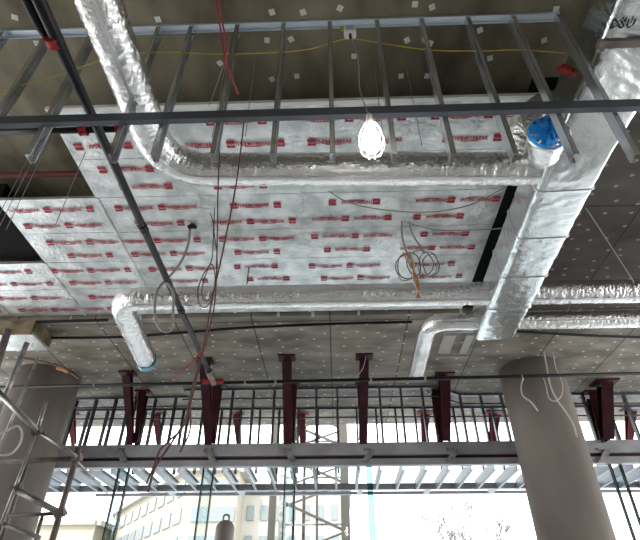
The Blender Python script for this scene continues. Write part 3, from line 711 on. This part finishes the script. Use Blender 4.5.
# ================================================================== OUTSIDE
# lattice mast
tm = thing('lattice_mast', 'weathered steel lattice hoist mast outside behind the centre windows', 'mast', W(310,540,Y=16)*1.0)
tm.location = Vector((W(310,540,Y=16).x, 16, 0))
def post(px, wpx, Y, m='tower', nm='mast_post'):
    x = W(px, 500, Y=Y).x; w = wpx*(Y*.804+1.5)/F
    obj(nm, box(NB(), x-w/2, x+w/2, Y-w/2, Y+w/2, -1.6, 7.5), m, tm)
post(273,7,16.2); post(283,7,16,'scaf'); post(304,3,16.4); post(317,2.5,16); post(345,9,16); post(294,2.5,16.6)
x0 = W(286,500,Y=16).x; x1 = W(345,500,Y=16).x
h = -1.4
while h < 7.2:
    obj('lattice_brace', obox(NB(), P(x0,15.95,h+.75), P(x1,15.95,h), .07, .07), 'tower', tm)
    obj('lattice_brace', obox(NB(), P(x0,16.05,h-.6 if h > -1 else h), P(x1,16.05,h), .05, .05), 'tower', tm)
    obj('lattice_rail', obox(NB(), P(x0,16.1,h+.2), P(x1,16.1,h+.2), .05, .05), 'scaf', tm)
    h += 1.3 if h < 3 else .55

def building(name, label, cat, corners, top, mtl, bands, loc):
    t = thing(name, label, cat, loc); bm = NB(); q = []
    for hh in (-1.6, top):
        for (x, y) in corners: q.append(bm.verts.new(P(x, y, hh)))
    n = len(corners)
    for k in range(n): bm.faces.new((q[k], q[(k+1)%n], q[n+(k+1)%n], q[n+k]))
    bm.faces.new(q[n:]); obj('wall', bm, mtl, t)
    bm = NB()
    for k in range(n-1):
        (xa, ya), (xb, yb) = corners[k], corners[k+1]
        obox(bm, P(xa,ya,top), P(xb,yb,top), .7, .35)
    obj('parapet', bm, 'offwhite', t)
    for (xa, ya, xb, yb, h0, h1, nw, frac, m_) in bands:
        d = Vector((xb-xa, yb-ya, 0)); L = d.length; d.normalize(); nrm = Vector((d.y, -d.x, 0))
        for k in range(nw):
            c0 = (k+.5)/nw - frac/2/nw; c1 = (k+.5)/nw + frac/2/nw
            a = P(xa,ya,(h0+h1)/2)+d*L*c0+nrm*.03; b = P(xa,ya,(h0+h1)/2)+d*L*c1+nrm*.03
            obj('window', obox(NB(), a, b, .12, h1-h0), m_, t)
    return t
cl = W(117,513,h=8.0); cl2 = W(186,495,Y=30); cr = W(237,500,Y=30)
bands = []
h = -.6
while h < 7.2:
    bands.append((cl.x, cl.y, cl2.x, 30, h, h+.75, 9, .72, 'winglass'))
    bands.append((cl2.x+.4, 30, cr.x, 30, h, h+.75, 1, .95, 'winglass')); h += 1.45
building('office_building', 'cream office building with oblique window rows outside behind the left windows', 'building',
    [(cl.x-3, cl.y+12), (cl.x, cl.y), (cl2.x, 30), (cr.x, 30), (cr.x, 45)], 8.0, 'cream', bands, P(cr.x, 30, -1.6))
x0 = W(238,500,Y=32).x; x1 = W(346,500,Y=32).x; bands = []; h = -.8
while h < 6.6: bands.append((x0+.4, 32, x1-.3, 32, h, h+.8, 7, .5, 'winglass')); h += 1.6
building('apartment_building', 'pale cream building wing outside, seen through the lattice mast', 'building', [(x0,40),(x0,32),(x1,32),(x1,44)], 7.4, 'offwhite', bands, P(x0,32,-1.6))
a0 = W(-30,514,Y=40); a1 = W(96,524,Y=40); bands = []
for h in (-.5, 2.2, 4.3): bands.append((a0.x, 40, a1.x-.5, 40, h, h+.9, 14, .6, 'winglass'))
building('low_building', 'low cream building outside, between left column and first glass fin', 'building', [(a0.x,52),(a0.x,40),(a1.x,40),(a1.x+1,52)], a1.z-CZ+.1, 'cream', bands, P(a1.x,40,-1.6))

# bare trees
def bare_tree(base, ht, label, seed):
    rnd = random.Random(seed); t = thing('bare_tree', label, 'tree', base)
    bm = NB(); tube(bm, [base, base+Vector((0,0,ht*.3)), base+Vector((.1,0,ht*.5))], [.16,.13,.09], 8); obj('trunk', bm, 'bark', t)
    bm = NB()
    def br(p, d, L, r, k):
        q = p+d*L; mid = p+d*L*.5+Vector((rnd.uniform(-1,1),rnd.uniform(-1,1),rnd.uniform(-.3,.6)))*L*.08
        tube(bm, [p, mid, q], [max(r,.014), max(r*.8,.013), max(r*.6,.012)], 4)
        if k == 0: return
        for _ in range(3):
            nd = (d+Vector((rnd.uniform(-.7,.7),rnd.uniform(-.7,.7),rnd.uniform(-.1,.5)))).normalized(); br(q if rnd.random() < .6 else mid, nd, L*.68, r*.6, k-1)
    for k in range(5):
        a = 2*PI*k/5+rnd.random(); br(base+Vector((.06,0,ht*(.28+.05*k))), Vector((math.cos(a)*.6, math.sin(a)*.6, 1)).normalized(), ht*.2, .05, 4)
    obj('branches', bm, 'bark', t)
bare_tree(Vector((W(440,535,Y=25).x,25,0)), 7.0, 'bare winter tree outside, left of the two beside right column', 3)
bare_tree(Vector((W(478,535,Y=27).x,27,0)), 7.0, 'bare winter tree outside, nearest the right column', 11)

# ================================================================== LIGHT AND CAMERA
w = bpy.data.worlds.new('World'); S.world = w; w.use_nodes = True
N = w.node_tree.nodes; L = w.node_tree.links; bg = N['Background']
tc = N.new('ShaderNodeTexCoord'); sx = N.new('ShaderNodeSeparateXYZ'); rp = N.new('ShaderNodeValToRGB')
L.new(tc.outputs['Generated'], sx.inputs[0]); L.new(sx.outputs[2], rp.inputs[0]); L.new(rp.outputs[0], bg.inputs[0])
rp.color_ramp.elements[0].position = 0; rp.color_ramp.elements[0].color = (1,.99,.98,1)
rp.color_ramp.elements[1].position = .8; rp.color_ramp.elements[1].color = (.82,.90,1,1)
bg.inputs[1].default_value = 3.2
sun = bpy.data.lights.new('sun', 'SUN'); sun.energy = 2.5; sun.angle = math.radians(3); sun.color = (1,.95,.86)
so = bpy.data.objects.new('sun', sun); C.objects.link(so); so.rotation_euler = (math.radians(50), 0, math.radians(-28))

cam = bpy.data.cameras.new('camera'); co = bpy.data.objects.new('camera', cam); C.objects.link(co)
cam.sensor_fit = 'HORIZONTAL'; cam.sensor_width = 36; cam.lens = F*36/640; cam.clip_end = 300; cam.clip_start = .05
R = Matrix((rt, up, -fw)).transposed().to_4x4()
co.matrix_world = Matrix.Translation((0,0,CZ)) @ R
S.camera = co
S.view_settings.view_transform = 'Standard'; S.view_settings.look = 'None'; S.view_settings.gamma = 1
S.view_settings.exposure = 0.7; S.view_settings.use_curve_mapping = False
